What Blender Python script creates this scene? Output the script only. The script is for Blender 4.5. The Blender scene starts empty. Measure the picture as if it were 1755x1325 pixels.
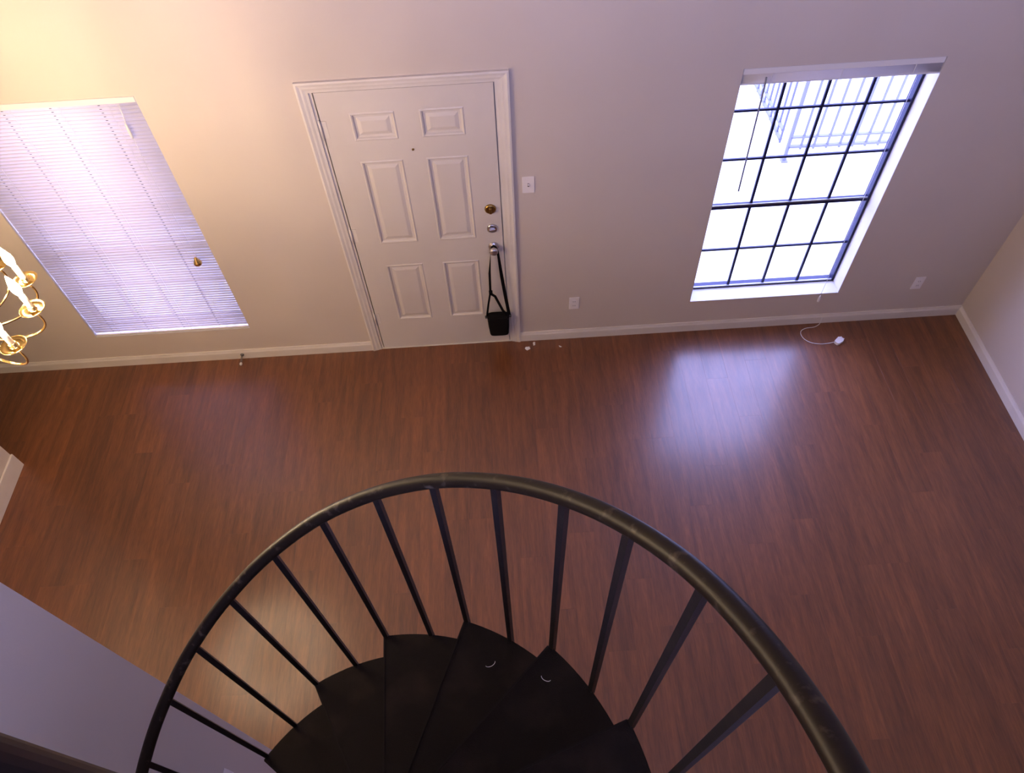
import bpy, math, random
from mathutils import Vector, Matrix

scene = bpy.context.scene
COL = scene.collection
random.seed(7)
PI = math.pi

# ------------------------------------------------------------------ camera
F_PX, IMG_W = 1252.204, 1755.0
cam_data = bpy.data.cameras.new('camera')
cam_data.sensor_fit = 'HORIZONTAL'
cam_data.sensor_width = 36.0
cam_data.lens = F_PX / IMG_W * 36.0
cam_data.clip_start = 0.02
cam = bpy.data.objects.new('camera', cam_data)
cam.location = (0.92072, -3.40035, 4.08658)
cam.rotation_euler = (0.63032, 0.03789, -0.04827)
COL.objects.link(cam)
scene.camera = cam

# ------------------------------------------------------------------ world, exposure
world = bpy.data.worlds.new('overcast_sky')
scene.world = world
world.use_nodes = True
bg = world.node_tree.nodes['Background']
bg.inputs['Color'].default_value = (0.41, 0.45, 1.0, 1)
bg.inputs['Strength'].default_value = 12.5

scene.view_settings.view_transform = 'Standard'
scene.view_settings.look = 'None'
scene.view_settings.exposure = 0.32
scene.view_settings.gamma = 1.0
scene.view_settings.use_curve_mapping = False

BULB_STRENGTH = 300.0
LOFT_FILL_STRENGTH = 7.0  # unseen loft lamp, added as a warm fill

WIN_R = (2.175, 3.204, 0.300, 2.017)     # x0, x1, z0, z1 of the wall opening
WIN_L = (-1.945, -0.876, 0.308, 2.076)
FILL_WIN_B = (-0.25, 2.75, 2.70, 4.95)        # unseen glazed doors added in the loft's back wall for daylight fill
for (x0, x1, z0, z1), py in ((WIN_R, 0.20), (WIN_L, 0.20), (FILL_WIN_B, -7.36)):   # daylight portals in the window openings
    ld = bpy.data.lights.new('window_portal', 'AREA')
    ld.shape = 'RECTANGLE'
    ld.size = x1 - x0
    ld.size_y = z1 - z0
    ld.cycles.is_portal = True
    lo = bpy.data.objects.new('window_portal', ld)
    lo.location = ((x0 + x1) / 2, py, (z0 + z1) / 2)
    lo.rotation_euler = (-PI / 2 if py > 0 else PI / 2, 0, 0)
    COL.objects.link(lo)


# ------------------------------------------------------------------ materials
def mat(name, color, rough=0.5, metal=0.0, spec=0.5, noise=None, bump=None, coat=0.0, trans=None):
    m = bpy.data.materials.new(name)
    m.use_nodes = True
    nt = m.node_tree
    b = nt.nodes['Principled BSDF']
    b.inputs['Base Color'].default_value = (*color, 1)
    b.inputs['Roughness'].default_value = rough
    b.inputs['Metallic'].default_value = metal
    b.inputs['Specular IOR Level'].default_value = spec
    b.inputs['Coat Weight'].default_value = coat
    tc = nt.nodes.new('ShaderNodeTexCoord')
    if noise:                              # (scale, second colour, low, high)
        sc, c2, lo, hi = noise
        n = nt.nodes.new('ShaderNodeTexNoise')
        n.inputs['Scale'].default_value = sc
        n.inputs['Detail'].default_value = 5
        nt.links.new(tc.outputs['Object'], n.inputs['Vector'])
        r = nt.nodes.new('ShaderNodeValToRGB')
        r.color_ramp.elements[0].position = lo
        r.color_ramp.elements[1].position = hi
        r.color_ramp.elements[0].color = (*color, 1)
        r.color_ramp.elements[1].color = (*c2, 1)
        nt.links.new(n.outputs['Fac'], r.inputs['Fac'])
        nt.links.new(r.outputs['Color'], b.inputs['Base Color'])
    if bump:                               # (scale, strength, distance)
        n2 = nt.nodes.new('ShaderNodeTexNoise')
        n2.inputs['Scale'].default_value = bump[0]
        n2.inputs['Detail'].default_value = 3
        nt.links.new(tc.outputs['Object'], n2.inputs['Vector'])
        bp = nt.nodes.new('ShaderNodeBump')
        bp.inputs['Strength'].default_value = bump[1]
        bp.inputs['Distance'].default_value = bump[2]
        nt.links.new(n2.outputs['Fac'], bp.inputs['Height'])
        nt.links.new(bp.outputs['Normal'], b.inputs['Normal'])
    if trans:                              # thin translucent sheet
        out = nt.nodes['Material Output']
        t = nt.nodes.new('ShaderNodeBsdfTranslucent')
        t.inputs['Color'].default_value = (*trans[1], 1)
        mx = nt.nodes.new('ShaderNodeMixShader')
        mx.inputs['Fac'].default_value = trans[0]
        nt.links.new(b.outputs['BSDF'], mx.inputs[1])
        nt.links.new(t.outputs['BSDF'], mx.inputs[2])
        nt.links.new(mx.outputs['Shader'], out.inputs['Surface'])
    return m


def wood_floor():
    m = bpy.data.materials.new('laminate_planks')
    m.use_nodes = True
    nt = m.node_tree
    L = nt.links.new
    b = nt.nodes['Principled BSDF']
    tc = nt.nodes.new('ShaderNodeTexCoord')
    oi = nt.nodes.new('ShaderNodeObjectInfo')
    # every plank reads another part of the grain
    sc = nt.nodes.new('ShaderNodeVectorMath'); sc.operation = 'SCALE'
    sc.inputs[0].default_value = (13.0, 31.0, 7.0)
    L(oi.outputs['Random'], sc.inputs['Scale'])
    ad = nt.nodes.new('ShaderNodeVectorMath'); ad.operation = 'ADD'
    L(tc.outputs['Object'], ad.inputs[0]); L(sc.outputs['Vector'], ad.inputs[1])

    def grain(scale, xs, ys, det, dist=0.0):
        mp = nt.nodes.new('ShaderNodeMapping')
        mp.inputs['Scale'].default_value = (xs, ys, 1)
        L(ad.outputs['Vector'], mp.inputs['Vector'])
        n = nt.nodes.new('ShaderNodeTexNoise')
        n.inputs['Scale'].default_value = scale
        n.inputs['Detail'].default_value = det
        n.inputs['Distortion'].default_value = dist
        L(mp.outputs['Vector'], n.inputs['Vector'])
        return n
    g1 = grain(3.0, 9.0, 0.8, 6, 0.4)      # broad cathedral bands
    g2 = grain(12.0, 17.0, 1.3, 6)         # fine streaks
    r1 = nt.nodes.new('ShaderNodeValToRGB')
    r1.color_ramp.elements[0].position = 0.30
    r1.color_ramp.elements[1].position = 0.72
    r1.color_ramp.elements[0].color = (0.130, 0.040, 0.0110, 1)
    r1.color_ramp.elements[1].color = (0.235, 0.078, 0.0210, 1)
    L(g1.outputs['Fac'], r1.inputs['Fac'])
    r2 = nt.nodes.new('ShaderNodeValToRGB')
    r2.color_ramp.elements[0].position = 0.36
    r2.color_ramp.elements[1].position = 0.60
    r2.color_ramp.elements[0].color = (0.70, 0.66, 0.64, 1)
    r2.color_ramp.elements[1].color = (1, 1, 1, 1)
    L(g2.outputs['Fac'], r2.inputs['Fac'])
    mu = nt.nodes.new('ShaderNodeMix'); mu.data_type = 'RGBA'; mu.blend_type = 'MULTIPLY'
    mu.inputs['Factor'].default_value = 0.75
    L(r1.outputs['Color'], mu.inputs['A']); L(r2.outputs['Color'], mu.inputs['B'])
    hs = nt.nodes.new('ShaderNodeHueSaturation')
    mr = nt.nodes.new('ShaderNodeMapRange')
    mr.inputs['To Min'].default_value = 0.88
    mr.inputs['To Max'].default_value = 1.12
    L(oi.outputs['Random'], mr.inputs['Value']); L(mr.outputs['Result'], hs.inputs['Value'])
    L(mu.outputs['Result'], hs.inputs['Color'])
    L(hs.outputs['Color'], b.inputs['Base Color'])
    rr = nt.nodes.new('ShaderNodeMapRange')
    rr.inputs['To Min'].default_value = 0.42
    rr.inputs['To Max'].default_value = 0.50
    L(g2.outputs['Fac'], rr.inputs['Value']); L(rr.outputs['Result'], b.inputs['Roughness'])
    b.inputs['Specular IOR Level'].default_value = 0.55
    b.inputs['Coat Weight'].default_value = 0.95
    b.inputs['Coat Roughness'].default_value = 0.24
    bm_ = nt.nodes.new('ShaderNodeBump')
    bm_.inputs['Strength'].default_value = 0.12
    bm_.inputs['Distance'].default_value = 0.001
    L(g2.outputs['Fac'], bm_.inputs['Height']); L(bm_.outputs['Normal'], b.inputs['Normal'])
    return m


def glass_mat():
    m = bpy.data.materials.new('window_glass')
    m.use_nodes = True
    nt = m.node_tree
    nt.nodes.remove(nt.nodes['Principled BSDF'])
    out = nt.nodes['Material Output']
    t = nt.nodes.new('ShaderNodeBsdfTransparent')
    t.inputs['Color'].default_value = (0.95, 0.97, 0.97, 1)
    g = nt.nodes.new('ShaderNodeBsdfGlossy')
    g.inputs['Roughness'].default_value = 0.02
    fr = nt.nodes.new('ShaderNodeFresnel')
    fr.inputs['IOR'].default_value = 1.45
    mx = nt.nodes.new('ShaderNodeMixShader')
    nt.links.new(fr.outputs['Fac'], mx.inputs['Fac'])
    nt.links.new(t.outputs['BSDF'], mx.inputs[1])
    nt.links.new(g.outputs['BSDF'], mx.inputs[2])
    nt.links.new(mx.outputs['Shader'], out.inputs['Surface'])
    return m


def emit_mat(name, color, strength):
    m = bpy.data.materials.new(name)
    m.use_nodes = True
    b = m.node_tree.nodes['Principled BSDF']
    b.inputs['Base Color'].default_value = (0.9, 0.9, 0.85, 1)
    b.inputs['Emission Color'].default_value = (*color, 1)
    b.inputs['Emission Strength'].default_value = strength
    return m


M = {
    'wall': mat('painted_wall', (0.640, 0.565, 0.490), 0.62, spec=0.35, noise=(1.3, (0.615, 0.54, 0.465), 0.4, 0.75),
                bump=(160, 0.14, 0.002)),
    'ceiling': mat('painted_ceiling', (0.72, 0.69, 0.64), 0.8, bump=(90, 0.3, 0.004)),
    'trim': mat('trim_paint', (0.76, 0.71, 0.64), 0.42, noise=(6, (0.70, 0.65, 0.58), 0.45, 0.8)),
    'door': mat('door_paint', (0.70, 0.645, 0.585), 0.42, noise=(2.5, (0.66, 0.605, 0.55), 0.45, 0.75)),
    'reveal': mat('reveal_paint', (0.56, 0.53, 0.50), 0.6),
    'floor': wood_floor(),
    'glass': glass_mat(),
    'frame': mat('window_frame_navy', (0.010, 0.010, 0.040), 0.5, spec=0.3),
    'alu': mat('window_track_aluminium', (0.35, 0.36, 0.40), 0.4, 0.6),
    'slat': mat('blind_slat_vinyl', (0.74, 0.72, 0.72), 0.5, spec=0.25, trans=(0.36, (0.95, 0.83, 0.76))),
    'blind': mat('blind_rail_enamel', (0.80, 0.77, 0.74), 0.4),
    'cord': mat('white_cord', (0.82, 0.80, 0.78), 0.7),
    'clear': mat('clear_wand', (0.22, 0.22, 0.26), 0.3),
    'brass': mat('polished_brass', (0.83, 0.58, 0.22), 0.16, 1.0),
    'oldbrass': mat('aged_brass', (0.40, 0.25, 0.08), 0.3, 1.0),
    'nickel': mat('satin_nickel', (0.62, 0.60, 0.62), 0.28, 1.0),
    'sleeve': mat('candle_sleeve', (0.86, 0.82, 0.72), 0.4),
    'bulb': emit_mat('glowing_bulb', (1.0, 0.75, 0.49), BULB_STRENGTH),
    'lamp': emit_mat('fill_dome_glow', (1.0, 0.80, 0.60), LOFT_FILL_STRENGTH),
    'iron': mat('black_painted_iron', (0.012, 0.009, 0.009), 0.45, noise=(40, (0.030, 0.022, 0.017), 0.5, 0.8),
                bump=(120, 0.2, 0.001)),
    'rail': mat('black_rail_paint', (0.016, 0.010, 0.006), 0.44, spec=0.15, noise=(38, (0.085, 0.062, 0.042), 0.58, 0.72),
                bump=(70, 0.25, 0.001)),
    'tread': mat('black_worn_carpet', (0.016, 0.012, 0.010), 0.95, spec=0.15, noise=(7, (0.030, 0.021, 0.017), 0.5, 0.8),
                 bump=(300, 0.6, 0.003)),
    'nosing': mat('worn_nosing', (0.019, 0.015, 0.013), 0.9, spec=0.1),
    'bag': mat('black_nylon', (0.005, 0.0045, 0.005), 0.8, spec=0.15, bump=(400, 0.4, 0.001)),
    'strap': mat('black_webbing', (0.005, 0.0045, 0.005), 0.8, spec=0.15),
    'plate': mat('white_plastic', (0.84, 0.80, 0.78), 0.35),
    'slot': mat('dark_slot', (0.05, 0.045, 0.045), 0.5),
    'paper': mat('white_paper', (0.85, 0.82, 0.80), 0.8),
    'steel': mat('dark_spring_steel', (0.20, 0.19, 0.19), 0.4, 0.8),
    'rubber': mat('white_rubber', (0.8, 0.78, 0.75), 0.6),
    'concrete': mat('pale_concrete', (0.55, 0.55, 0.54), 0.9, noise=(3, (0.48, 0.48, 0.47), 0.4, 0.7)),
    'fence': mat('grey_fence_paint', (0.13, 0.13, 0.17), 0.6),
}


# ------------------------------------------------------------------ mesh helpers
class MB:
    def __init__(s):
        s.v = []; s.f = []; s.smooth = []

    def add(s, vs, fs, smooth=False):
        o = len(s.v)
        s.v += [tuple(v) for v in vs]
        s.f += [tuple(i + o for i in f) for f in fs]
        s.smooth += [smooth] * len(fs)
        return s

    def box(s, x0, x1, y0, y1, z0, z1):
        x0, x1 = min(x0, x1), max(x0, x1); y0, y1 = min(y0, y1), max(y0, y1); z0, z1 = min(z0, z1), max(z0, z1)
        vs = [(x, y, z) for z in (z0, z1) for y in (y0, y1) for x in (x0, x1)]
        return s.add(vs, [(0, 2, 3, 1), (4, 5, 7, 6), (0, 1, 5, 4), (1, 3, 7, 5), (3, 2, 6, 7), (2, 0, 4, 6)])

    def bbox(s, x0, x1, y0, y1, z0, z1, b=0.003):
        """box with chamfered edges"""
        xs, ys, zs = (x0, x1), (y0, y1), (z0, z1)
        idx = {}; vs = []
        for i in (0, 1):
            for j in (0, 1):
                for k in (0, 1):
                    sx, sy, sz = (1 if i == 0 else -1), (1 if j == 0 else -1), (1 if k == 0 else -1)
                    for ax in range(3):
                        p = [xs[i] + sx * b, ys[j] + sy * b, zs[k] + sz * b]
                        p[ax] = (xs[i], ys[j], zs[k])[ax]
                        idx[(i, j, k, ax)] = len(vs); vs.append(tuple(p))
        fs = []
        q = [(0, 0), (0, 1), (1, 1), (1, 0)]
        for i in (0, 1):
            fs.append([idx[(i, a, c, 0)] for a, c in q][:: (-1 if i == 0 else 1)] if False else [idx[(i, a, c, 0)] for a, c in q])
            fs.append([idx[(a, i, c, 1)] for a, c in q])
            fs.append([idx[(a, c, i, 2)] for a, c in q])
        for a in (0, 1):
            for c in (0, 1):
                fs.append([idx[(0, a, c, 1)], idx[(1, a, c, 1)], idx[(1, a, c, 2)], idx[(0, a, c, 2)]])
                fs.append([idx[(a, 0, c, 0)], idx[(a, 1, c, 0)], idx[(a, 1, c, 2)], idx[(a, 0, c, 2)]])
                fs.append([idx[(a, c, 0, 0)], idx[(a, c, 1, 0)], idx[(a, c, 1, 1)], idx[(a, c, 0, 1)]])
        for a in (0, 1):
            for c in (0, 1):
                for d in (0, 1):
                    fs.append([idx[(a, c, d, 0)], idx[(a, c, d, 1)], idx[(a, c, d, 2)]])
        return s.add(vs, fs)

    def tube(s, pts, r, n=10, cap=True, flat=None):
        """round (or flat=(w,t) strap) sweep along points"""
        pts = [Vector(p) for p in pts]
        rs = r if isinstance(r, (list, tuple)) else [r] * len(pts)
        vs = []; fs = []
        t0 = (pts[1] - pts[0]).normalized()
        up = Vector((0, 0, 1)) if abs(t0.z) < 0.9 else Vector((0, 1, 0))
        nrm = (up - t0 * up.dot(t0)).normalized()
        for i, p in enumerate(pts):
            t = (pts[min(i + 1, len(pts) - 1)] - pts[max(i - 1, 0)]).normalized()
            nrm = (nrm - t * nrm.dot(t)).normalized()
            bi = t.cross(nrm)
            for k in range(n):
                a = 2 * PI * k / n
                vs.append(p + (nrm * math.cos(a) + bi * math.sin(a)) * rs[i])
        for i in range(len(pts) - 1):
            for k in range(n):
                fs.append((i * n + k, i * n + (k + 1) % n, (i + 1) * n + (k + 1) % n, (i + 1) * n + k))
        s.add(vs, fs, True)
        if cap:
            o = len(s.v) - len(vs)
            s.f += [tuple(o + k for k in reversed(range(n))), tuple(o + (len(pts) - 1) * n + k for k in range(n))]
            s.smooth += [False, False]
        return s

    def strap(s, pts, w, t, side=(1, 0, 0)):
        """flat band of width w along `side`, thickness t"""
        pts = [Vector(p) for p in pts]
        vs = []; fs = []
        for i, p in enumerate(pts):
            tn = (pts[min(i + 1, len(pts) - 1)] - pts[max(i - 1, 0)]).normalized()
            sd = Vector(side[i] if isinstance(side, list) else side)
            sd = (sd - tn * sd.dot(tn)).normalized()
            nn = tn.cross(sd)
            for a, c in ((-1, -1), (1, -1), (1, 1), (-1, 1)):
                vs.append(p + sd * a * w / 2 + nn * c * t / 2)
        for i in range(len(pts) - 1):
            for k in range(4):
                fs.append((i * 4 + k, i * 4 + (k + 1) % 4, i * 4 + 4 + (k + 1) % 4, i * 4 + 4 + k))
        e = (len(pts) - 1) * 4
        fs += [(3, 2, 1, 0), (e, e + 1, e + 2, e + 3)]
        return s.add(vs, fs)

    def lathe(s, prof, n=20, axis='z', at=(0, 0, 0), smooth=True):
        """prof: list of (radius, height) along the axis"""
        vs = []; fs = []
        for (r, h) in prof:
            for k in range(n):
                a = 2 * PI * k / n
                c, d = r * math.cos(a), r * math.sin(a)
                p = (c, d, h) if axis == 'z' else (c, h, d) if axis == 'y' else (h, c, d)
                vs.append((p[0] + at[0], p[1] + at[1], p[2] + at[2]))
        for i in range(len(prof) - 1):
            for k in range(n):
                fs.append((i * n + k, i * n + (k + 1) % n, (i + 1) * n + (k + 1) % n, (i + 1) * n + k))
        fs.append(tuple(reversed(range(n))))
        fs.append(tuple((len(prof) - 1) * n + k for k in range(n)))
        return s.add(vs, fs, smooth)

    def mesh(s, name, material):
        me = bpy.data.meshes.new(name)
        me.from_pydata(s.v, [], s.f)
        me.polygons.foreach_set('use_smooth', s.smooth)
        me.materials.append(M[material])
        me.update()
        import bmesh
        b = bmesh.new(); b.from_mesh(me)
        bmesh.ops.recalc_face_normals(b, faces=b.faces)
        b.to_mesh(me); b.free()
        return me

    def build(s, name, material, parent=None):
        return link(name, s.mesh(name, material), parent)


def link(name, me, parent=None, loc=None, rot=None):
    o = bpy.data.objects.new(name, me)
    COL.objects.link(o)
    if parent is not None:
        o.parent = parent
    if loc is not None:
        o.location = loc
    if rot is not None:
        o.rotation_euler = rot
    return o


def tag(o, label=None, cat=None, group=None, kind=None):
    if label: o['label'] = label
    if cat: o['category'] = cat
    if group: o['group'] = group
    if kind: o['kind'] = kind
    return o


def thing(name, label, cat, loc=(0, 0, 0), group=None, kind=None):
    return tag(link(name, None, None, loc), label, cat, group, kind)


def structure(o, label, cat):
    return tag(o, label, cat, kind='structure')


# ------------------------------------------------------------------ the room
XL, XR, YB, ZC = -4.6, 4.158, -7.2, 5.1
LOFT_Z, LOFT_Y = 2.663, -4.06
WT = 0.17                                   # front wall thickness


def wall_with_holes(xs0, xs1, z0, z1, y0, y1, holes):
    m = MB()
    xb = sorted({xs0, xs1, *[h[0] for h in holes], *[h[1] for h in holes]})
    zb = sorted({z0, z1, *[h[2] for h in holes], *[h[3] for h in holes]})
    for i in range(len(xb) - 1):
        zs = None
        for k in range(len(zb) - 1):
            cx, cz = (xb[i] + xb[i + 1]) / 2, (zb[k] + zb[k + 1]) / 2
            solid = not any(h[0] < cx < h[1] and h[2] < cz < h[3] for h in holes)
            if solid and zs is None: zs = zb[k]
            if (not solid or k == len(zb) - 2) and zs is not None:
                m.box(xb[i], xb[i + 1], y0, y1, zs, zb[k + 1] if solid else zb[k]); zs = None
    return m


DOOR_HOLE = (-0.022, 0.936, 0.0, 2.052)
wf = wall_with_holes(XL, XR + 0.15, -0.2, ZC, 0.0, WT, [WIN_R, WIN_L, (DOOR_HOLE[0], DOOR_HOLE[1], -0.2, DOOR_HOLE[3])])
structure(wf.build('wall_front', 'wall'), 'beige painted front wall holding the door and both windows', 'wall')
structure(MB().box(XR, XR + 0.15, YB, 0.0, -0.2, ZC).build('wall_right', 'wall'),
          'plain beige side wall meeting the front wall beside the bare window', 'wall')
structure(MB().box(XL - 0.15, XL, YB, WT, -0.2, ZC).build('wall_left', 'wall'), 'plain beige end wall of the dining side', 'wall')
structure(wall_with_holes(XL - 0.15, XR + 0.15, -0.2, ZC, YB - 0.15, YB, [FILL_WIN_B]).build('wall_back', 'wall'), 'plain beige wall at the back of the loft', 'wall')
structure(MB().box(XL - 0.15, XR + 0.15, YB - 0.15, WT, ZC, ZC + 0.2).build('ceiling', 'ceiling'),
          'high white textured ceiling over the whole room', 'ceiling')
WPX, WPY = -0.36, -2.672
wp = MB()
wp.box(WPX - 0.12, WPX, YB, WPY, 0, ZC)
wp.box(-2.48, WPX - 0.12, WPY - 0.12, WPY, 0, ZC)
structure(wp.build('wall_partition', 'wall'), 'pale partition wall ending in an outside corner beside the spiral staircase', 'wall')
KX, KY = -2.357, -0.809
structure(MB().box(KX - 0.12, KX, WPY, KY, 0, ZC).build('wall_kitchen', 'wall'),
          'short pale partition wall on the chandelier side, ending in front of the blind window', 'wall')
structure(MB().box(XL, XR, YB, LOFT_Y, LOFT_Z - 0.28, LOFT_Z).build('floor_loft', 'ceiling'), 'loft floor slab behind the spiral staircase', 'floor')

wl = MB().box(2.85, 2.95, YB, LOFT_Y - 0.10, LOFT_Z, ZC)  # unseen partition added to block back daylight from the right side
wl.box(2.85, XR, LOFT_Y - 0.10, LOFT_Y - 0.001, LOFT_Z, ZC)
structure(wl.build('wall_loft_blocker', 'wall'), 'unseen beige loft partition wall added to keep back daylight off the right side', 'wall')

# floor: sub-floor slab with loose-laid planks on it
PX0, PX1, PY1 = -3.0, XR - 0.002, -4.20
fl = MB().box(XL, XR, YB, 0.0, -0.2, -0.012)
fl.box(XL, PX0 - 0.001, YB, 0.0, -0.012, 0.0)
fl.box(PX0 - 0.001, XR, YB, PY1 - 0.001, -0.012, 0.0)
floor = structure(fl.build('floor', 'floor'), 'reddish brown wood laminate plank floor', 'floor')
PWID, PLEN, GAP = 0.150, 1.22, 0.0002
plank_mesh = {}


def plank(xc, ya, yb, w):
    key = (round(w, 4), round(yb - ya, 3))
    if key not in plank_mesh:
        hw, hl = w / 2 - GAP / 2, (yb - ya) / 2 - GAP / 2
        m = MB()
        b = 0.00015
        vs = [(-hw, -hl, -0.0119), (hw, -hl, -0.0119), (hw, hl, -0.0119), (-hw, hl, -0.0119),
              (-hw, -hl, -b), (hw, -hl, -b), (hw, hl, -b), (-hw, hl, -b),
              (-hw + b, -hl + b, 0), (hw - b, -hl + b, 0), (hw - b, hl - b, 0), (-hw + b, hl - b, 0)]
        fs = [(0, 3, 2, 1)] + [(i, (i + 1) % 4, (i + 1) % 4 + 4, i + 4) for i in range(4)] + \
             [(i + 4, (i + 1) % 4 + 4, (i + 1) % 4 + 8, i + 8) for i in range(4)] + [(8, 9, 10, 11)]
        m.add(vs, fs)
        plank_mesh[key] = m.mesh('plank', 'floor')
    link('plank', plank_mesh[key], floor, (xc, (ya + yb) / 2, 0))


ncol = int(math.ceil((PX1 - PX0) / PWID))
offs = [0.772, 0.18, 1.02, 0.45, 0.90, 0.31, 1.13, 0.62]
for c in range(ncol):
    xa = PX0 + c * PWID
    xb = min(xa + PWID, PX1)
    if xb - xa < 0.02: continue
    y = -0.001
    first = offs[(c * 5 + (c // 8) * 3) % 8]
    nxt = -first
    while y > PY1 + 0.01:
        nxt = max(nxt, PY1)
        if nxt - PY1 < 0.12: nxt = PY1
        plank((xa + xb) / 2, nxt, y, xb - xa)
        y = nxt
        nxt -= PLEN

# baseboards
BH, BT = 0.088, 0.013


def baseboard(name, pts, label, inward):
    """pts: the run along the wall (two xy points); inward: unit xy direction into the room"""
    (ax, ay), (bx, by) = pts
    ix, iy = inward
    prof = [(0, 0), (BT, 0), (BT, BH * 0.72), (BT * 0.62, BH * 0.86), (BT * 0.45, BH), (0, BH)]
    vs = [(px + ix * d, py + iy * d, h) for (px, py) in pts for d, h in prof]
    n = len(prof)
    fs = [(i, (i + 1) % n, (i + 1) % n + n, i + n) for i in range(n)] + [tuple(range(n)), tuple(range(2 * n - 1, n - 1, -1))]
    o = MB().add(vs, fs).build(name, 'trim')
    return structure(o, label, 'baseboard')


CAS_L, CAS_R, CAS_T = -0.078, 0.992, 2.096   # outer edges of the door casing
baseboard('baseboard_front_left', [(XL, 0), (CAS_L, 0)], 'white baseboard below the window with closed blinds', (0, -1))
baseboard('baseboard_front_right', [(CAS_R, 0), (XR, 0)], 'white baseboard from the door to the corner below the bare window', (0, -1))
baseboard('baseboard_right', [(XR, -BT), (XR, YB)], 'white baseboard along the side wall', (-1, 0))
baseboard('baseboard_partition', [(WPX, WPY), (WPX, YB)], 'white baseboard of the partition wall beside the staircase', (1, 0))
bk = MB().bbox(KX, KX + 0.014, WPY, KY + 0.004, 0, 0.135, 0.003)
structure(bk.build('baseboard_kitchen', 'trim'), 'tall white baseboard of the short partition wall', 'baseboard')

# ------------------------------------------------------------------ front door
door = thing('door_1', 'cream six-panel entry door with brass deadbolt and nickel knob', 'door', (0, 0, 0), kind='structure')
DW, DH = 0.914, 2.032
PANX = [(0.157, 0.391), (0.518, 0.750)]
PANZ = [(0.300, 0.820), (1.005, 1.607), (1.738, 1.905)]
leaf = MB()
holes = [(a, b, c, d) for a, b in PANX for c, d in PANZ]
leaf = wall_with_holes(0.004, DW - 0.003, 0.008, DH - 0.002, 0.0005, 0.040, holes)
leaf_o = leaf.build('door_leaf', 'door', door)
for (a, b) in PANX:
    for (c, d) in PANZ:
        rings = [(0.0, 0.0005), (0.006, -0.0030), (0.013, -0.0005), (0.018, 0.0085), (0.030, 0.0095), (0.050, 0.0030), (0.056, 0.0025)]
        vs = []; fs = []
        for ins, dep in rings:
            vs += [(a + ins, dep, c + ins), (b - ins, dep, c + ins), (b - ins, dep, d - ins), (a + ins, dep, d - ins)]
        for i in range(len(rings) - 1):
            for k in range(4):
                fs.append((i * 4 + k, i * 4 + (k + 1) % 4, i * 4 + 4 + (k + 1) % 4, i * 4 + 4 + k))
        e = (len(rings) - 1) * 4
        fs.append((e, e + 1, e + 2, e + 3))
        vs += [(a, 0.035, c), (b, 0.035, c), (b, 0.035, d), (a, 0.035, d)]
        o_ = e + 4
        fs += [(k, o_ + k, o_ + (k + 1) % 4, (k + 1) % 4) for k in range(4)] + [(o_ + 3, o_ + 2, o_ + 1, o_)]
        MB().add(vs, fs).build('panel', 'door', door)
for z in (1.818, 1.081, 0.325):
    h = MB().box(0.003, 0.030, -0.0015, 0.0005, z - 0.050, z + 0.050)
    h.tube([(-0.004, -0.006, z - 0.052), (-0.004, -0.006, z + 0.052)], 0.0065, 8)
    h.lathe([(0.003, -0.060), (0.0055, -0.056), (0.0055, -0.052)], 8, 'z', (-0.004, -0.006, z))
    h.lathe([(0.0055, 0.052), (0.0055, 0.056), (0.003, 0.060)], 8, 'z', (-0.004, -0.006, z))
    h.build('hinge', 'trim', door)
# locks
db = MB().lathe([(0.034, 0.0), (0.034, -0.006), (0.029, -0.011), (0.024, -0.013), (0.010, -0.013)], 24, 'y', (0.848, 0.0, 1.225)).build('deadbolt', 'oldbrass', door)
db['label'] = 'aged brass deadbolt rose'
MB().bbox(0.840, 0.856, -0.030, -0.012, 1.205, 1.245, 0.003).build('thumb_turn', 'oldbrass', db)
sl = MB().lathe([(0.032, 0.0), (0.032, -0.006), (0.027, -0.010), (0.010, -0.011)], 24, 'y', (0.850, 0.0, 1.075)).build('second_lock', 'nickel', door)
sl['label'] = 'satin nickel second deadbolt'
MB().bbox(0.832, 0.868, -0.022, -0.010, 1.070, 1.080, 0.002).build('thumb_turn', 'nickel', sl)
kn = MB().lathe([(0.033, 0.0), (0.033, -0.005), (0.028, -0.010), (0.012, -0.013), (0.011, -0.030), (0.018, -0.036), (0.026, -0.046),
                 (0.027, -0.056), (0.022, -0.064), (0.008, -0.067)], 24, 'y', (0.850, 0.0, 0.930)).build('door_knob', 'nickel', door)
kn['label'] = 'satin nickel round door knob'
MB().lathe([(0.007, 0.001), (0.007, -0.003), (0.004, -0.004)], 12, 'y', (0.456, 0.0, 1.666)).build('peephole', 'oldbrass', door)
MB().box(-0.020, 0.934, -0.004, 0.16, 0.0, 0.007).build('threshold', 'trim', door)

# jamb and casing
jm = MB()
jm.box(-0.022, -0.003, 0.001, WT, 0, DH + 0.02); jm.box(DW + 0.003, 0.936, 0.001, WT, 0, DH + 0.02)
jm.box(-0.022, 0.936, 0.001, WT, DH + 0.004, DH + 0.020)
jm.box(-0.004, 0.012, 0.041, 0.055, 0.008, DH + 0.004); jm.box(DW - 0.012, DW + 0.004, 0.041, 0.055, 0.008, DH + 0.004)
jm.box(-0.004, DW + 0.004, 0.041, 0.055, DH - 0.01, DH + 0.004)
structure(jm.build('trim_1', 'trim'), 'cream door jamb around the entry door', 'door frame')
CASP = [(0.0, 0.0), (0.0, 0.017), (0.010, 0.019), (0.024, 0.014), (0.034, 0.013), (0.046, 0.009), (0.060, 0.007), (0.060, 0.0)]


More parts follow.
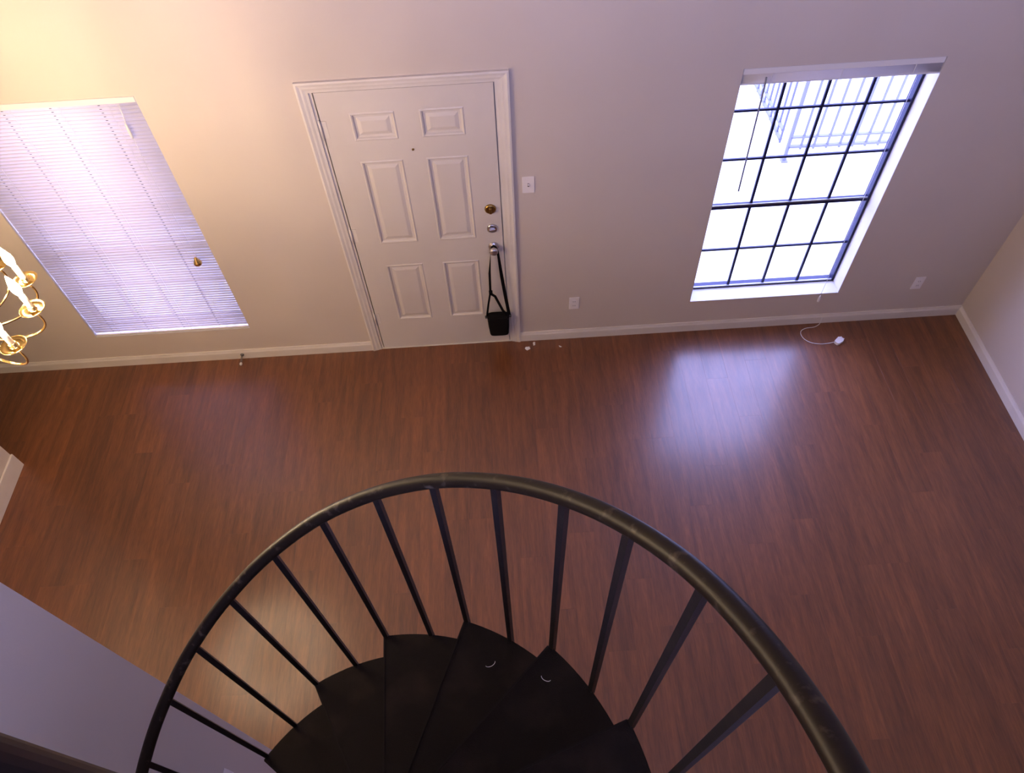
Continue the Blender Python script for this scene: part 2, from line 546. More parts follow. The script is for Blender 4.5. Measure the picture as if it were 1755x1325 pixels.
def casing(name, side, label):
    vs = []
    n = len(CASP)
    for end in (0, 1):
        for d, h in CASP:
            if side == 'l': p = (CAS_L + d, -h, 0.0 if end == 0 else CAS_T - d)
            elif side == 'r': p = (CAS_R - d, -h, 0.0 if end == 0 else CAS_T - d)
            else: p = ((CAS_L + d) if end == 0 else (CAS_R - d), -h, CAS_T - d)
            vs.append(p)
    fs = [(i, (i + 1) % n, (i + 1) % n + n, i + n) for i in range(n)] + [tuple(range(n)), tuple(range(2 * n - 1, n - 1, -1))]
    structure(MB().add(vs, fs).build(name, 'trim'), label, 'door casing')


casing('trim_2', 'l', 'moulded door casing on the hinge side of the entry door')
casing('trim_3', 'r', 'moulded door casing on the knob side of the entry door')
casing('trim_4', 't', 'moulded head casing over the entry door')


# ------------------------------------------------------------------ windows
def make_window(name, box, label, mx, zrows, zmeet, ytrack=0.118):
    x0, x1, z0, z1 = box
    w = thing(name, label, 'window', (0, 0, 0), kind='structure')
    rv = MB()                                # drywall returns lining the opening
    rv.box(x0, x0 + 0.002, 0.001, 0.112, z0, z1); rv.box(x1 - 0.002, x1, 0.001, 0.112, z0, z1)
    rv.box(x0, x1, 0.001, 0.112, z1 - 0.002, z1)
    rv.build('reveal_lining', 'reveal', w)
    MB().bbox(x0 + 0.0005, x1 - 0.0005, -0.002, 0.112, z0 - 0.0005, z0 + 0.004, 0.001).build('window_sill', 'reveal', w)
    fr = MB()
    fr.box(x0, x0 + 0.018, 0.112, 0.165, z0, z1); fr.box(x1 - 0.018, x1, 0.112, 0.165, z0, z1)
    fr.box(x0, x1, 0.112, 0.165, z1 - 0.02, z1); fr.box(x0, x1, 0.112, 0.165, z0, z0 + 0.012)
    fr.build('window_frame', 'frame', w)
    MB().box(x0 + 0.018, x1 - 0.018, 0.113, 0.122, z0 + 0.012, z0 + 0.022).build('sash_track', 'alu', w)
    mr = MB().bbox(x0 + 0.018, x1 - 0.018, 0.116, 0.140, zmeet - 0.024, zmeet + 0.010, 0.002).build('meeting_rail', 'frame', w)
    MB().box(x0 + 0.02, x1 - 0.02, 0.112, 0.1165, zmeet + 0.002, zmeet + 0.012).build('rail_cap', 'alu', mr)
    for x in mx:
        MB().bbox(x - 0.008, x + 0.008, 0.121, 0.137, z0 + 0.012, zmeet - 0.02, 0.002).build('muntin', 'frame', w)
        MB().bbox(x - 0.008, x + 0.008, 0.123, 0.139, zmeet + 0.008, z1 - 0.02, 0.002).build('muntin', 'frame', w)
    for z in zrows:
        MB().bbox(x0 + 0.018, x1 - 0.018, 0.1225, 0.1375, z - 0.007, z + 0.007, 0.002).build('muntin', 'frame', w)
    xs = [x0 + 0.018] + list(mx) + [x1 - 0.018]
    zs = sorted([z0 + 0.012, zmeet - 0.008] + list(zrows) + [z1 - 0.02])
    pane_mesh = {}
    for i in range(len(xs) - 1):
        for k in range(len(zs) - 1):
            a, b = xs[i + 1] - xs[i], zs[k + 1] - zs[k]
            key = (round(a, 3), round(b, 3))
            if key not in pane_mesh:
                pane_mesh[key] = MB().add([(-a / 2, 0, -b / 2), (a / 2, 0, -b / 2), (a / 2, 0, b / 2), (-a / 2, 0, b / 2)], [(0, 1, 2, 3)]).mesh('pane', 'glass')
            link('pane', pane_mesh[key], w, ((xs[i] + xs[i + 1]) / 2, 0.130, (zs[k] + zs[k + 1]) / 2))
    return w


make_window('window_1', WIN_R, 'bare window with dark blue grid muntins and raised blind', [2.464, 2.706, 2.947], [0.655, 1.369, 1.690], 1.030)
xl0, xl1 = WIN_L[0], WIN_L[1]
make_window('window_2', WIN_L, 'window hidden behind closed white mini blinds', [xl0 + (xl1 - xl0) * k / 4 for k in (1, 2, 3)], [0.67, 1.40, 1.73], 1.05)


bw = thing('fill_window', 'unseen wide glazed doors added in the loft back wall to bring daylight to the front wall', 'window', (0, 0, 0), kind='structure')  # unseen doors, added so daylight reaches the front wall
bx0, bx1, bz0, bz1 = FILL_WIN_B
bf = MB()
bf.box(bx0, bx0 + 0.03, YB - 0.12, YB - 0.06, bz0, bz1); bf.box(bx1 - 0.03, bx1, YB - 0.12, YB - 0.06, bz0, bz1)
bf.box(bx0, bx1, YB - 0.12, YB - 0.06, bz0, bz0 + 0.03); bf.box(bx0, bx1, YB - 0.12, YB - 0.06, bz1 - 0.03, bz1)
bf.box((bx0 + bx1) / 2 - 0.03, (bx0 + bx1) / 2 + 0.03, YB - 0.12, YB - 0.06, bz0, bz1)
bf.build('window_frame', 'frame', bw)
for q0, q1 in ((bx0 + 0.03, (bx0 + bx1) / 2 - 0.03), ((bx0 + bx1) / 2 + 0.03, bx1 - 0.03)):
    MB().add([(q0, YB - 0.09, bz0 + 0.03), (q1, YB - 0.09, bz0 + 0.03), (q1, YB - 0.09, bz1 - 0.03), (q0, YB - 0.09, bz1 - 0.03)], [(0, 1, 2, 3)]).build('pane', 'glass', bw)



# ------------------------------------------------------------------ blinds
def slat_mesh(w, width=0.025, crown=0.0022, t=0.0005, hole_x=()):
    vs = []; fs = []
    n = 5
    for side in (0, 1):
        for e in (-w / 2, w / 2):
            for i in range(n):
                u = i / (n - 1) * 2 - 1
                vs.append((e, u * width / 2, crown * (1 - u * u) - (t if side else 0)))
    for side in (0, 1):
        o = side * 2 * n
        for i in range(n - 1):
            fs.append((o + i, o + i + 1, o + n + i + 1, o + n + i))
    for e in (0, n):
        for i in range(n - 1):
            fs.append((e + i, e + i + 1, 2 * n + e + i + 1, 2 * n + e + i))
    fs += [(0, n, 3 * n, 2 * n), (n - 1, 2 * n - 1, 4 * n - 1, 3 * n - 1)]
    m = MB().add(vs, fs, True)
    nf = len(m.f)
    for hx in hole_x:                        # punched cord holes
        hv = [(hx + 0.0075 * math.cos(2 * PI * k / 8), 0.0022 * math.sin(2 * PI * k / 8), crown + 0.0003) for k in range(8)]
        m.add(hv, [tuple(range(8))])
    me = m.mesh('slat', 'slat')
    me.materials.append(M['slot'])
    for p in list(me.polygons)[nf:]:
        p.material_index = 1
    return me


# closed blind of the window on the dining side
xa, xb, za, zb = WIN_L[0] + 0.004, WIN_L[1] - 0.006, WIN_L[2] + 0.006, WIN_L[3] - 0.006
blind = thing('mini_blind', 'closed white mini blind covering the window near the chandelier', 'blind', ((xa + xb) / 2, 0.02, za))


def off(root, o):
    """parts are written in room coordinates; bring them under their thing"""
    o.parent = root
    o.location = Vector(o.location) - root.location
    return o


off(blind, MB().bbox(xa, xb, 0.004, 0.034, zb - 0.032, zb, 0.002).build('headrail', 'blind'))
off(blind, MB().bbox(xa, xb, 0.006, 0.030, za, za + 0.012, 0.002).build('bottom_rail', 'blind'))
LADX = (-1.815, -1.570, -1.325, -1.080)
sm = slat_mesh(xb - xa, hole_x=[x - (xa + xb) / 2 for x in LADX])
PITCH = 0.0213
z = zb - 0.044
i = 0
while z > za + 0.020:
    tilt = 79
    dz = 0
    if i in (10, 22, 45): tilt = 83
    tilt += random.uniform(-0.9, 0.9)
    off(blind, link('slat', sm, None, ((xa + xb) / 2 + random.uniform(-0.001, 0.001), 0.019, z), (math.radians(180 - tilt), 0, 0)))
    z -= PITCH
    i += 1
for x in LADX:
    x += 0.05
    for y in (0.006, 0.032):
        off(blind, MB().tube([(x, y, zb - 0.03), (x, y, za + 0.006)], 0.0008, 5).build('ladder_cord', 'cord'))
# pull cord and its small tassel, and the tilt wand
xw = -0.970
cd = off(blind, MB().tube([(xw, -0.004, 2.035), (xw - 0.006, -0.006, 1.96), (xw - 0.012, -0.006, 1.93)], 0.0022, 6).build('tilt_cord', 'cord'))
off(blind, MB().lathe([(0.003, 0.05), (0.006, 0.035), (0.008, 0.0), (0.007, -0.03), (0.003, -0.045)], 10, 'z', (-0.985, -0.006, 1.885)).build('cord_tassel', 'cord'))
off(blind, MB().tube([(-0.986, -0.006, 1.85), (-0.990, -0.005, 1.5), (-0.978, -0.006, 0.99)], 0.0011, 5).build('pull_cord', 'cord'))
kb = off(blind, MB().lathe([(0.004, 0.030), (0.010, 0.024), (0.013, 0.008), (0.023, -0.004), (0.026, -0.020), (0.018, -0.034), (0.006, -0.038)], 14, 'z',
                           (-0.978, -0.030, 0.985)).build('brass_tassel', 'brass'))
kb['label'] = 'small brass coloured pull-cord tassel'
# a raised blind: headrail, folded slats, bottom rail
x0, x1, z0, z1 = WIN_R
rb = thing('mini_blind', 'white mini blind raised into a stack at the top of the bare window', 'blind', ((x0 + x1) / 2, 0.02, z1 - 0.09))
off(rb, MB().bbox(x0 + 0.004, x1 - 0.004, 0.002, 0.034, z1 - 0.036, z1 - 0.003, 0.002).build('headrail', 'blind'))
off(rb, MB().bbox(x0 + 0.005, x1 - 0.005, 0.005, 0.031, z1 - 0.096, z1 - 0.086, 0.002).build('bottom_rail', 'blind'))
sm2 = slat_mesh(x1 - x0 - 0.012, t=0.0006)
for k in range(24):
    off(rb, link('slat', sm2, None, ((x0 + x1) / 2 + random.uniform(-0.002, 0.002), 0.018 + random.uniform(-0.001, 0.001), z1 - 0.085 + k * 0.00195)))
for f in (0.15, 0.5, 0.86):
    off(rb, MB().box(x0 + (x1 - x0) * f - 0.002, x0 + (x1 - x0) * f + 0.002, 0.0005, 0.0020, z1 - 0.092, z1 - 0.030).build('ladder_tape', 'blind'))
off(rb, MB().tube([(2.300, -0.004, 1.965), (2.302, -0.006, 1.93), (2.3106, -0.004, 1.245)], 0.0050, 8).build('tilt_wand', 'clear'))
off(rb, MB().tube([(3.090, 0.0, 1.93), (3.088, -0.004, 1.2), (3.082, -0.006, 0.285)], 0.0012, 5).build('pull_cord', 'cord'))
off(rb, MB().lathe([(0.003, 0.03), (0.006, 0.02), (0.009, -0.01), (0.008, -0.03), (0.004, -0.034)], 10, 'z', (3.082, -0.008, 0.262)).build('cord_tassel', 'cord'))

# ------------------------------------------------------------------ spiral staircase
SX, SY, SR, RISE = 0.48257, -3.2926, 0.712, 0.22191
A8, DA = math.radians(69.97), math.radians(12.196)     # angle of the baluster at tread 8, step per baluster
st = thing('spiral_staircase', 'black metal spiral staircase with dark carpeted wedge treads and curved handrail', 'staircase', (SX, SY, 0))


def ang(k): return A8 - DA * (k - 8)


def cyl(a, r, z): return (r * math.cos(a), r * math.sin(a), z)


REL = [(260, .880), (157, .881), (145, .886), (132, .897), (120, .904), (107, .915), (94, .924), (82, .924), (70, .922), (57, .917), (44, .917), (31, .922), (19, .931), (4.6, .937), (-60, .94)]


def rail_z(a):
    d = math.degrees(a)
    k = 8 + (A8 - a) / DA
    for (a1, r1), (a0, r0) in zip(REL, REL[1:]):
        if a1 >= d >= a0:
            t = (a1 - d) / (a1 - a0)
            t = t * t * (3 - 2 * t) * 0.4 + t * 0.6
            rel = r1 + (r0 - r1) * t
            break
    return RISE * (8 + (k - 8) / 2) + rel


POLE_R = 0.036
pole = MB().lathe([(0.10, 0.0), (0.10, 0.010), (POLE_R, 0.012), (POLE_R, 3.60), (POLE_R + 0.006, 3.602), (POLE_R + 0.006, 3.622), (0.03, 3.640), (0.006, 3.645)], 28)
pole.build('center_pole', 'iron', st)
# wedge treads: nosing at the even balusters, the back tucked under the next tread
for n in range(1, 12):
    k = 2 * n - 8
    k = 8 + 2 * (n - 8)
    a0, a1 = ang(k) + math.radians(0.6), ang(k + 2) - math.radians(4.0)
    zt = RISE * n
    th = 0.042
    ring = []
    ea = math.radians(14)                    # inner end is wider so that the nosing runs a little off the radius
    ring.append((0.050 * math.cos(a0 + ea * 2.2), 0.050 * math.sin(a0 + ea * 2.2)))
    for j in range(13):
        a = a0 + (a1 - a0) * j / 12
        ring.append((SR * math.cos(a), SR * math.sin(a)))
    ring.append((0.050 * math.cos(a1 - ea * 2.2), 0.050 * math.sin(a1 - ea * 2.2)))
    m = len(ring)
    vs = [(x, y, zt) for x, y in ring] + [(x, y, zt - th) for x, y in ring]
    fs = [tuple(range(m)), tuple(range(2 * m - 1, m - 1, -1))] + [(i, (i + 1) % m, (i + 1) % m + m, i + m) for i in range(m)]
    t = MB().add(vs, fs).build('tread', 'tread', st)
    nv = Vector((ring[1][0] - ring[0][0], ring[1][1] - ring[0][1], 0)); nd = nv.normalized(); pn = Vector((-nd.y, nd.x, 0))
    na = Vector((ring[0][0], ring[0][1], 0)) + nd * 0.06; nb_ = Vector((ring[1][0], ring[1][1], 0)) - nd * 0.004
    vs = [p + pn * o_ + Vector((0, 0, h_)) for p in (na, nb_) for o_, h_ in ((-0.003, zt), (-0.003, zt + 0.002), (0.002, zt + 0.002), (0.002, zt - 0.02))]
    MB().add(vs, [(0, 1, 5, 4), (1, 2, 6, 5), (2, 3, 7, 6), (3, 0, 4, 7), (3, 2, 1, 0), (4, 5, 6, 7)]).build('nosing', 'nosing', t)
    MB().lathe([(POLE_R + 0.008, zt - th - 0.05), (POLE_R + 0.008, zt + 0.004)], 24).build('hub_collar', 'iron', t)
# balusters (top and bottom angles as they stand, slightly out of true)
TOPA = {2: 142.71, 3: 131.17, 4: 119.40, 5: 106.61, 6: 94.18, 7: 81.70, 8: 69.32, 9: 56.77, 10: 43.42, 11: 31.65, 12: 18.94, 13: 7.25}
BOTA = {2: 142.52, 3: 131.47, 4: 118.95, 5: 106.71, 6: 94.55, 7: 81.88, 8: 70.07, 9: 57.87, 10: 45.49, 11: 33.14, 12: 21.02, 13: 9.3}
for k in range(-6, 16):
    ab = math.radians(BOTA[k]) if k in BOTA else ang(k)
    at = math.radians(TOPA[k]) if k in TOPA else ang(k) - (math.radians(2) if k > 13 else 0)
    n = 8 + math.floor((k - 8) / 2)
    hw = 0.0075
    vs = []
    zb_, zt_ = RISE * n - 0.040, rail_z(at) - 0.006
    for (a, zz, rr) in ((ab, zb_, SR + 0.0035), (at, zt_, 0.7100)):
        c = Vector(cyl(a, rr, zz))
        u = Vector((math.cos(a), math.sin(a), 0)); v = Vector((-math.sin(a), math.cos(a), 0))
        vs += [c + u * p * hw + v * q_ * hw for p, q_ in ((-1, -1), (1, -1), (1, 1), (-1, 1))]
    bl = MB().add(vs, [(3, 2, 1, 0), (4, 5, 6, 7)] + [(i, (i + 1) % 4, (i + 1) % 4 + 4, i + 4) for i in range(4)]).build('baluster', 'iron', st)
    c = Vector(cyl(ab, SR + 0.012, RISE * n - 0.018))
    MB().lathe([(0.006, -0.004), (0.006, 0.004), (0.003, 0.006)], 8, 'z', c + Vector((0, 0, 0.022))).build('bolt', 'iron', bl)
# handrail
pts = []
a_hi, a_lo = ang(-6) + math.radians(6), math.radians(-34)
N = 150
for j in range(N + 1):
    a = a_hi + (a_lo - a_hi) * j / N
    pts.append(cyl(a, 0.710, rail_z(a)))
hr = MB().tube(pts, 0.0165, 16).build('handrail', 'rail', st)
# newel where the rail starts, landing at the loft with its guard rails
MB().tube([(pts[0][0], pts[0][1], 0), (pts[0][0], pts[0][1], pts[0][2])], 0.016, 12).build('newel_post', 'iron', st)
e = pts[-1]
LX, LY = 0.74, LOFT_Y - SY + 0.002
zl = LOFT_Z
poly = [(0.055, 0.0), (0.73 * math.cos(ang(16)), 0.73 * math.sin(ang(16))), (LX, LY), (-0.09, LY), (-0.09, -0.04)]
m = len(poly)
vs = [(x, y, zl) for x, y in poly] + [(x, y, zl - 0.05) for x, y in poly]
fs = [tuple(range(m)), tuple(range(2 * m - 1, m - 1, -1))] + [(i, (i + 1) % m, (i + 1) % m + m, i + m) for i in range(m)]
MB().add(vs, fs).build('landing', 'tread', st)
gz = e[2]
MB().tube([e, (LX - 0.02, e[1] - 0.12, gz + 0.01), (LX - 0.02, LY + 0.02, gz + 0.01)], 0.0165, 12).build('landing_rail', 'rail', st)
MB().tube([(0, -0.03, 3.56), (-0.05, -0.12, gz), (-0.07, LY + 0.02, gz)], 0.0165, 12).build('landing_rail', 'rail', st)
for j in range(4):
    y = -0.14 + (LY + 0.16) * j / 3 if j else -0.14
    MB().box(-0.0775, -0.0625, y - 0.0075, y + 0.0075, zl - 0.02, gz).build('baluster', 'iron', st)
    y2 = -0.50 + (LY + 0.53) * j / 3
    MB().box(LX - 0.0275, LX - 0.0125, y2 - 0.0075, y2 + 0.0075, zl - 0.02, gz).build('baluster', 'iron', st)


# guard rails along the loft edge on both sides of the landing
def guard(xa, xb, label):
    g = thing('guard_railing', label, 'railing', (xa, LOFT_Y - 0.04, LOFT_Z))
    w = xb - xa
    MB().tube([(0, 0, 0.90), (w, 0, 0.90)], 0.0165, 10).build('top_rail', 'rail', g)
    MB().box(0, w, -0.008, 0.008, 0.05, 0.066).build('bottom_rail', 'iron', g)
    nb = max(2, int(w / 0.14))
    bmsh = MB().box(-0.0075, 0.0075, -0.0075, 0.0075, 0.0, 0.90).mesh('baluster', 'iron')
    for j in range(nb + 1):
        link('baluster', bmsh, g, (0.01 + (w - 0.02) * j / nb, 0, 0))


guard(SX + LX + 0.02, 2.84, 'black guard railing along the loft edge between the stair landing and the added loft partition')
guard(WPX + 0.01, SX - 0.10, 'short black guard railing between the partition wall and the stair landing')

# ------------------------------------------------------------------ chandelier
CC = Vector((-1.262, -1.478))
CZ, CR = 2.05, 0.353
ch = thing('chandelier', 'polished brass chandelier with curved arms and lit candle bulbs', 'chandelier', (CC.x, CC.y, CZ))
hub = MB().lathe([(0.004, -0.20), (0.018, -0.185), (0.026, -0.165), (0.016, -0.145), (0.030, -0.125), (0.058, -0.09), (0.068, -0.05), (0.055, -0.01),
                  (0.026, 0.02), (0.016, 0.06), (0.022, 0.10), (0.034, 0.13), (0.022, 0.17), (0.013, 0.22), (0.018, 0.30), (0.010, 0.34), (0.004, 0.36)], 24)
hub.build('body', 'brass', ch)
arm_pts = []
for j in range(25):
    t = j / 24
    x = 0.05 + t * 0.40 if False else None
# cubic path for one arm in its own plane
P0, P1, P2, P3 = Vector((0.055, -0.05)), Vector((0.16, -0.16)), Vector((0.40, -0.17)), Vector((CR, -0.018))
for j in range(21):
    t = j / 20
    p = P0 * (1 - t) ** 3 + P1 * 3 * t * (1 - t) ** 2 + P2 * 3 * t * t * (1 - t) + P3 * t ** 3
    arm_pts.append((p.x, 0, p.y))
arm_me = MB().tube(arm_pts, 0.0048, 10).mesh('arm', 'brass')
cup = MB().lathe([(0.006, -0.020), (0.010, -0.012), (0.020, -0.006), (0.040, -0.001), (0.049, 0.006), (0.0475, 0.0075), (0.036, 0.002), (0.018, 0.000), (0.0145, 0.002), (0.0155, 0.016), (0.010, 0.018)], 24)
cup_me = cup.mesh('cup', 'brass')
sleeve_me = MB().lathe([(0.0112, 0.012), (0.0112, 0.075), (0.008, 0.078)], 16).mesh('candle_sleeve', 'sleeve')
bulb_me = MB().lathe([(0.007, 0.076), (0.009, 0.084), (0.0155, 0.102), (0.0175, 0.116), (0.0155, 0.134), (0.010, 0.154), (0.005, 0.170), (0.0015, 0.180)], 14).mesh('bulb', 'bulb')
for j in range(12):
    a = math.radians(-17.5 + 30 * j)
    arm = link('arm', arm_me, ch, (0, 0, 0), (0, 0, a))
    link('cup', cup_me, arm, (CR, 0, 0))
    link('candle_sleeve', sleeve_me, arm, (CR, 0, 0))
    link('bulb', bulb_me, arm, (CR, 0, 0))
# chain up to the ceiling
for j in range(62):
    zz = 0.37 + j * 0.043
    if CZ + zz > ZC - 0.06: break
    ring = []
    for q_ in range(13):
        b_ = 2 * PI * q_ / 12
        u, v = 0.009 * math.cos(b_), 0.024 * math.sin(b_)
        ring.append((u, 0, zz + v) if j % 2 else (0, u, zz + v))
    MB().tube(ring, 0.0022, 6, cap=False).build('chain_link', 'brass', ch)
MB().lathe([(0.008, ZC - CZ - 0.075), (0.03, ZC - CZ - 0.05), (0.062, ZC - CZ - 0.02), (0.066, ZC - CZ)], 24).build('ceiling_canopy', 'brass', ch)

# unseen flush lamp added on the loft ceiling for warm fill light
lp = thing('fill_lamp', 'unseen flush dome lamp added on the loft ceiling as warm fill', 'lamp', (0.6, -5.4, ZC))
MB().lathe([(0.17, 0.0), (0.17, -0.025), (0.155, -0.03)], 32).build('base', 'nickel', lp)
MB().lathe([(0.152, -0.028), (0.145, -0.055), (0.11, -0.085), (0.06, -0.102), (0.01, -0.107)], 32).build('dome', 'lamp', lp)

# ------------------------------------------------------------------ shoulder bag on the door knob
bag = thing('shoulder_bag', 'small black shoulder bag hanging by its strap from the door knob', 'bag', (0.845, -0.045, 0.14))


def soft_box(w0, w1, h, d0, d1, r, seg=10):
    """rounded, tapered pouch: bottom w0 x d0, top w1 x d1"""
    vs = []; fs = []
    rows = [(-0.0, 0.80), (0.006, 0.94), (0.020, 1.0), (h * 0.5, 1.02), (h - 0.02, 1.0), (h - 0.006, 0.94), (h, 0.82)]
    nn = 4 * seg
    for (z, s) in rows:
        t = z / h
        w, d = (w0 + (w1 - w0) * t) * s, (d0 + (d1 - d0) * t) * s
        for i in range(nn):
            b_ = 2 * PI * i / nn
            c, s_ = math.cos(b_), math.sin(b_)
            e = 0.35
            vs.append((w / 2 * math.copysign(abs(c) ** e, c), d / 2 * math.copysign(abs(s_) ** e, s_), z))
    for i in range(len(rows) - 1):
        for k in range(nn):
            fs.append((i * nn + k, i * nn + (k + 1) % nn, (i + 1) * nn + (k + 1) % nn, (i + 1) * nn + k))
    fs += [tuple(reversed(range(nn))), tuple((len(rows) - 1) * nn + k for k in range(nn))]
    return MB().add(vs, fs, True)


soft_box(0.128, 0.152, 0.200, 0.050, 0.062, 0.01).build('pouch', 'bag', bag)
fp = MB().bbox(-0.066, 0.066, -0.036, -0.026, 0.120, 0.196, 0.004).build('flap', 'bag', bag)
MB().tube([(-0.070, -0.033, 0.186), (0.070, -0.033, 0.186)], 0.0022, 6).build('zipper', 'slot', bag)
for s in (-1, 1):
    MB().bbox(s * 0.082 - 0.008, s * 0.082 + 0.008, -0.008, 0.008, 0.172, 0.192, 0.003).build('strap_ring', 'slot', bag)


def rel(*p): return [(x - 0.845, y + 0.045, z - 0.14) for x, y, z in p]


MB().strap(rel((0.768, -0.045, 0.325), (0.785, -0.040, 0.44), (0.806, -0.040, 0.56), (0.812, -0.040, 0.74), (0.828, -0.034, 0.905),
               (0.838, -0.026, 0.945), (0.850, -0.024, 0.951), (0.864, -0.026, 0.944), (0.874, -0.034, 0.905), (0.888, -0.042, 0.70), (0.905, -0.046, 0.50), (0.922, -0.045, 0.325)),
           0.022, 0.0025, [(0.8, 1, 0)] * 4 + [(0, 1, 0)] * 4 + [(0.6, 1, 0), (1, 0.3, 0), (1, 0.3, 0), (1, 0.3, 0)]).build('strap', 'strap', bag)
MB().strap(rel((0.806, -0.048, 0.555), (0.835, -0.052, 0.53), (0.858, -0.055, 0.46), (0.880, -0.055, 0.39), (0.905, -0.052, 0.345)), 0.017, 0.0025, (0.8, 0.5, 0)).build('loose_strap_end', 'strap', bag)
MB().bbox(*[v for v in (0.796 - 0.845, 0.820 - 0.845, -0.050 + 0.045, -0.034 + 0.045, 0.545 - 0.14, 0.575 - 0.14)], 0.003).build('strap_buckle', 'strap', bag)


# ------------------------------------------------------------------ switch and outlets
def plate(name, label, cat, loc, rotz=0, kind_='outlet', group=None):
    p = thing(name, label, cat, loc, group)
    p.rotation_euler = (0, 0, rotz)
    MB().bbox(-0.035, 0.035, -0.006, 0.0, -0.057, 0.057, 0.002).build('cover_plate', 'plate', p)
    if kind_ == 'switch':
        MB().box(-0.005, 0.005, -0.0065, -0.004, -0.012, 0.012).build('switch_slot', 'slot', p)
        MB().bbox(-0.0035, 0.0035, -0.016, -0.005, 0.000, 0.009, 0.001).build('toggle', 'plate', p)
        for zz in (-0.03, 0.03):
            MB().lathe([(0.003, -0.0055), (0.003, -0.007), (0.001, -0.0075)], 8, 'y', (0, 0, zz)).build('screw', 'plate', p)
    else:
        for zz in (-0.020, 0.020):
            f = MB().bbox(-0.017, 0.017, -0.0085, -0.005, zz - 0.014, zz + 0.014, 0.002).build('receptacle', 'plate', p)
            for xx in (-0.006, 0.006):
                MB().box(xx - 0.0011, xx + 0.0011, -0.0090, -0.0080, zz - 0.004, zz + 0.005).build('slot', 'slot', f)
        MB().lathe([(0.003, -0.0055), (0.003, -0.007), (0.001, -0.0075)], 8, 'y').build('screw', 'plate', p)
    return p


plate('light_switch', 'white toggle light switch plate on the wall beside the door casing', 'light switch', (1.076, 0, 1.385), kind_='switch')
plate('wall_outlet', 'white wall outlet between the door and the bare window', 'outlet', (1.370, 0, 0.362))
plate('wall_outlet', 'white wall outlet between the bare window and the room corner', 'outlet', (3.735, 0, 0.352))
plate('wall_outlet', 'white outlet plate on the partition wall beside the staircase', 'outlet', (WPX, -2.872, 0.742), PI / 2)

# ------------------------------------------------------------------ door stop, cable, scraps
ds = thing('door_stop', 'spring door stop with white tip screwed to the baseboard', 'door stop', (-1.017, -BT, 0.045))
MB().lathe([(0.013, 0.0), (0.013, -0.006), (0.006, -0.010)], 14, 'y').build('base', 'steel', ds)
sp = [(0.0062 * math.cos(j * 0.7), -0.008 - j * 0.00065, 0.0062 * math.sin(j * 0.7) - 0.00012 * j) for j in range(95)]
MB().tube(sp, 0.0013, 5).build('spring', 'steel', ds)
MB().lathe([(0.007, -0.068), (0.009, -0.072), (0.009, -0.082), (0.006, -0.087)], 12, 'y', (0, 0, -0.011)).build('tip', 'rubber', ds)

cb = thing('cable', 'thin white cable ending in a white plug on the floor under the bare window', 'cable', (3.16, -0.02, 0))
cpts = [(3.160, -0.0155, 0.060), (3.162, -0.018, 0.020), (3.150, -0.030, 0.004), (3.110, -0.050, 0.003), (3.055, -0.055, 0.003), (3.012, -0.075, 0.003), (2.998, -0.110, 0.003),
        (3.010, -0.155, 0.003), (3.050, -0.192, 0.003), (3.110, -0.208, 0.003), (3.165, -0.207, 0.004), (3.205, -0.204, 0.010)]
fine = []
for j in range(len(cpts) - 1):
    p0, p1, p2, p3 = [Vector(cpts[min(max(j + d, 0), len(cpts) - 1)]) for d in (-1, 0, 1, 2)]
    for q_ in range(4):
        t = q_ / 4
        fine.append(0.5 * ((2 * p1) + (p2 - p0) * t + (2 * p0 - 5 * p1 + 4 * p2 - p3) * t * t + (3 * p1 - p0 - 3 * p2 + p3) * t ** 3))
fine.append(Vector(cpts[-1]))
MB().tube([p - Vector((3.16, -0.02, 0)) for p in fine], 0.0021, 6).build('cord', 'cord', cb)
pl = MB()
prof = [(-0.034, 0.010), (-0.026, 0.019), (0.020, 0.023), (0.034, 0.010)]
vs = [(x, s * w, zz) for zz in (0.0005, 0.022) for x, w in prof for s in (-1, 1)]
fs = [(0, 2, 3, 1), (2, 4, 5, 3), (4, 6, 7, 5), (8, 9, 11, 10), (10, 11, 13, 12), (12, 13, 15, 14), (0, 1, 9, 8), (6, 14, 15, 7)]
for a in range(3):
    fs += [(2 * a, 2 * a + 8, 2 * a + 10, 2 * a + 2), (2 * a + 1, 2 * a + 3, 2 * a + 11, 2 * a + 9)]
po = pl.add(vs, fs).build('plug', 'plate', cb)
po.location = (0.081, -0.177, 0); po.rotation_euler = (0, 0, math.radians(38))
for s in (-1, 1):
    pr = MB().bbox(-0.012, 0.012, -0.003, 0.003, 0.006, 0.012, 0.001).build('prong', 'plate', cb)
    pr.location = (0.081 + 0.036 * math.cos(0.66) - s * 0.011 * math.sin(0.66), -0.177 + 0.036 * math.sin(0.66) + s * 0.011 * math.cos(0.66), 0)
    pr.rotation_euler = (0, 0, math.radians(38))


def scrap(loc, size, rotz, label, group=None, aspect=0.7):
    """a torn, crumpled bit of paper: ragged outline with lifted edge"""
    n = 9
    top = []; bot = []
    rnd = random.Random(int(loc[0] * 1000))
    for i in range(n):
        b_ = 2 * PI * i / n
        r = size * rnd.uniform(0.55, 1.0)
        h = rnd.uniform(0.002, 0.35) * size if i % 2 else 0.0008
        top.append((r * math.cos(b_), r * aspect * math.sin(b_), h + 0.0008)); bot.append((r * math.cos(b_), r * aspect * math.sin(b_), h))
    vs = top + bot + [(0, 0, 0.25 * size + 0.0008), (0, 0, 0.25 * size)]
    fs = [(i, (i + 1) % n, 2 * n) for i in range(n)] + [((i + 1) % n + n, i + n, 2 * n + 1) for i in range(n)] + [(i + n, (i + 1) % n + n, (i + 1) % n, i) for i in range(n)]
    o = MB().add(vs, fs).build('paper_scrap', 'paper')
    o.location = loc; o.rotation_euler = (0, 0, rotz)
    tag(o, label, 'paper scrap', group)


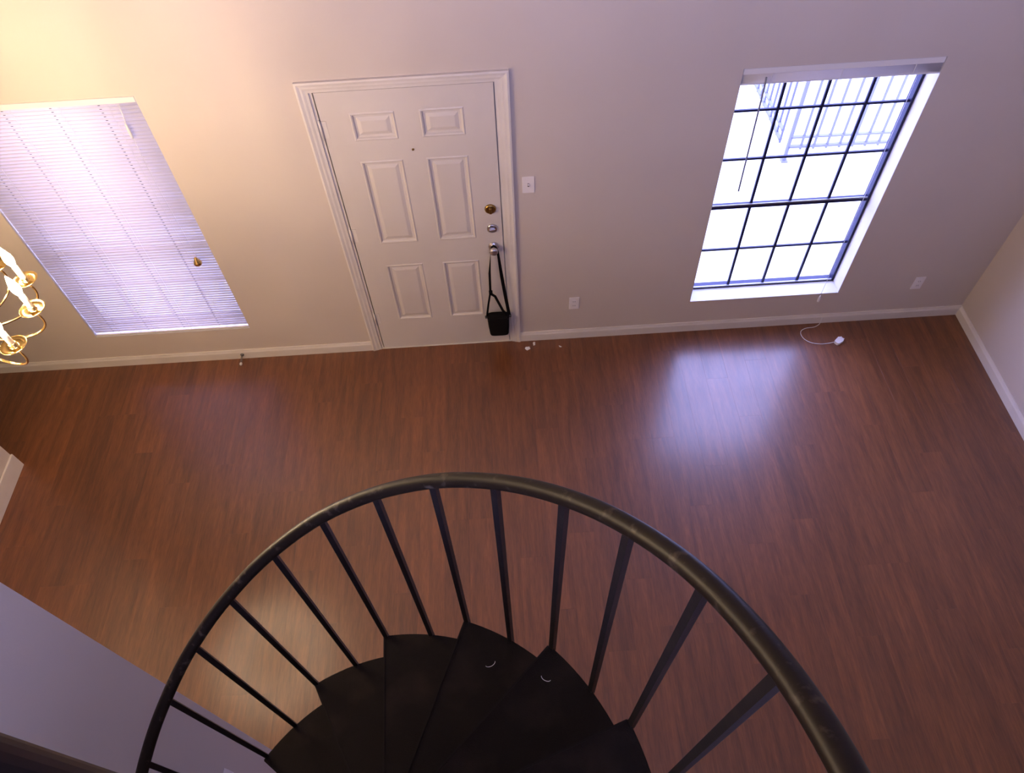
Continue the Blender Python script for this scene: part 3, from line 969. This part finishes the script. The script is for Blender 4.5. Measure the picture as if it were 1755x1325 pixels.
scrap((1.040, -0.082, 0), 0.024, 0.3, 'largest torn white paper scrap on the floor by the door casing', aspect=0.8)
scrap((1.089, -0.042, 0), 0.022, 1.4, 'narrow white paper scrap on the floor touching the baseboard by the door', aspect=0.5)
scrap((1.272, -0.083, 0), 0.016, 2.6, 'small thin paper scrap on the floor below the outlet', aspect=0.4)
# curled white bits on the treads
for (x, y, n, r, rz, lb) in ((0.797, -2.758, 8, 0.016, 0.4, 'curled white paper bit on the eighth stair tread'),
                             (0.961, -2.867, 9, 0.014, -0.5, 'curled white paper bit on the ninth stair tread')):
    cp = [(r * math.cos(b_), r * 0.6 * math.sin(b_), 0.004) for b_ in [PI * 1.05 + j * PI * 0.9 / 10 for j in range(11)]]
    o = MB().strap(cp, 0.0030, 0.0010, (0, 0, 1)).build('paper_curl', 'paper')
    o.location = (x, y, RISE * n - 0.001); o.rotation_euler = (0, 0, rz)
    tag(o, lb, 'paper scrap')

# ------------------------------------------------------------------ outside the front wall
structure(MB().box(-9, 12, WT, 14, -0.35, -0.15).build('ground', 'concrete'), 'pale concrete ground outside the bare window', 'ground')


def fence(p, q_, label, post=True):
    p, q_ = Vector(p), Vector(q_)
    f = thing('patio_railing', label, 'railing', (p.x, p.y, -0.15))
    d = (q_ - p); Ln = d.length
    f.rotation_euler = (0, 0, math.atan2(d.y, d.x))
    MB().box(0, Ln, -0.014, 0.014, 0.14, 0.160).build('bottom_rail', 'fence', f)
    MB().box(0, Ln, -0.014, 0.014, 0.24, 0.256).build('lower_rail', 'fence', f)
    MB().box(0, Ln, -0.02, 0.02, 1.07, 1.105).build('top_rail', 'fence', f)
    if post:
      MB().bbox(-0.014, 0.014, -0.014, 0.014, 0, 1.14, 0.003).build('post', 'fence', f)
      MB().bbox(-0.03, 0.03, -0.03, 0.03, 0, 0.012, 0.003).build('base_plate', 'fence', f)
    bmsh = MB().box(-0.008, 0.008, -0.008, 0.008, 0.12, 1.08).mesh('picket', 'fence')
    for j in range(0 if not post else 1, int(Ln / 0.115)):
        link('picket', bmsh, f, (j * 0.115, 0, 0))


fence((3.49, 2.04), (6.3, 2.00), 'grey metal picket railing outside, running along the building front')
fence((3.45, 2.15), (3.45, 5.2), 'grey metal picket railing outside, running away from the building', False)
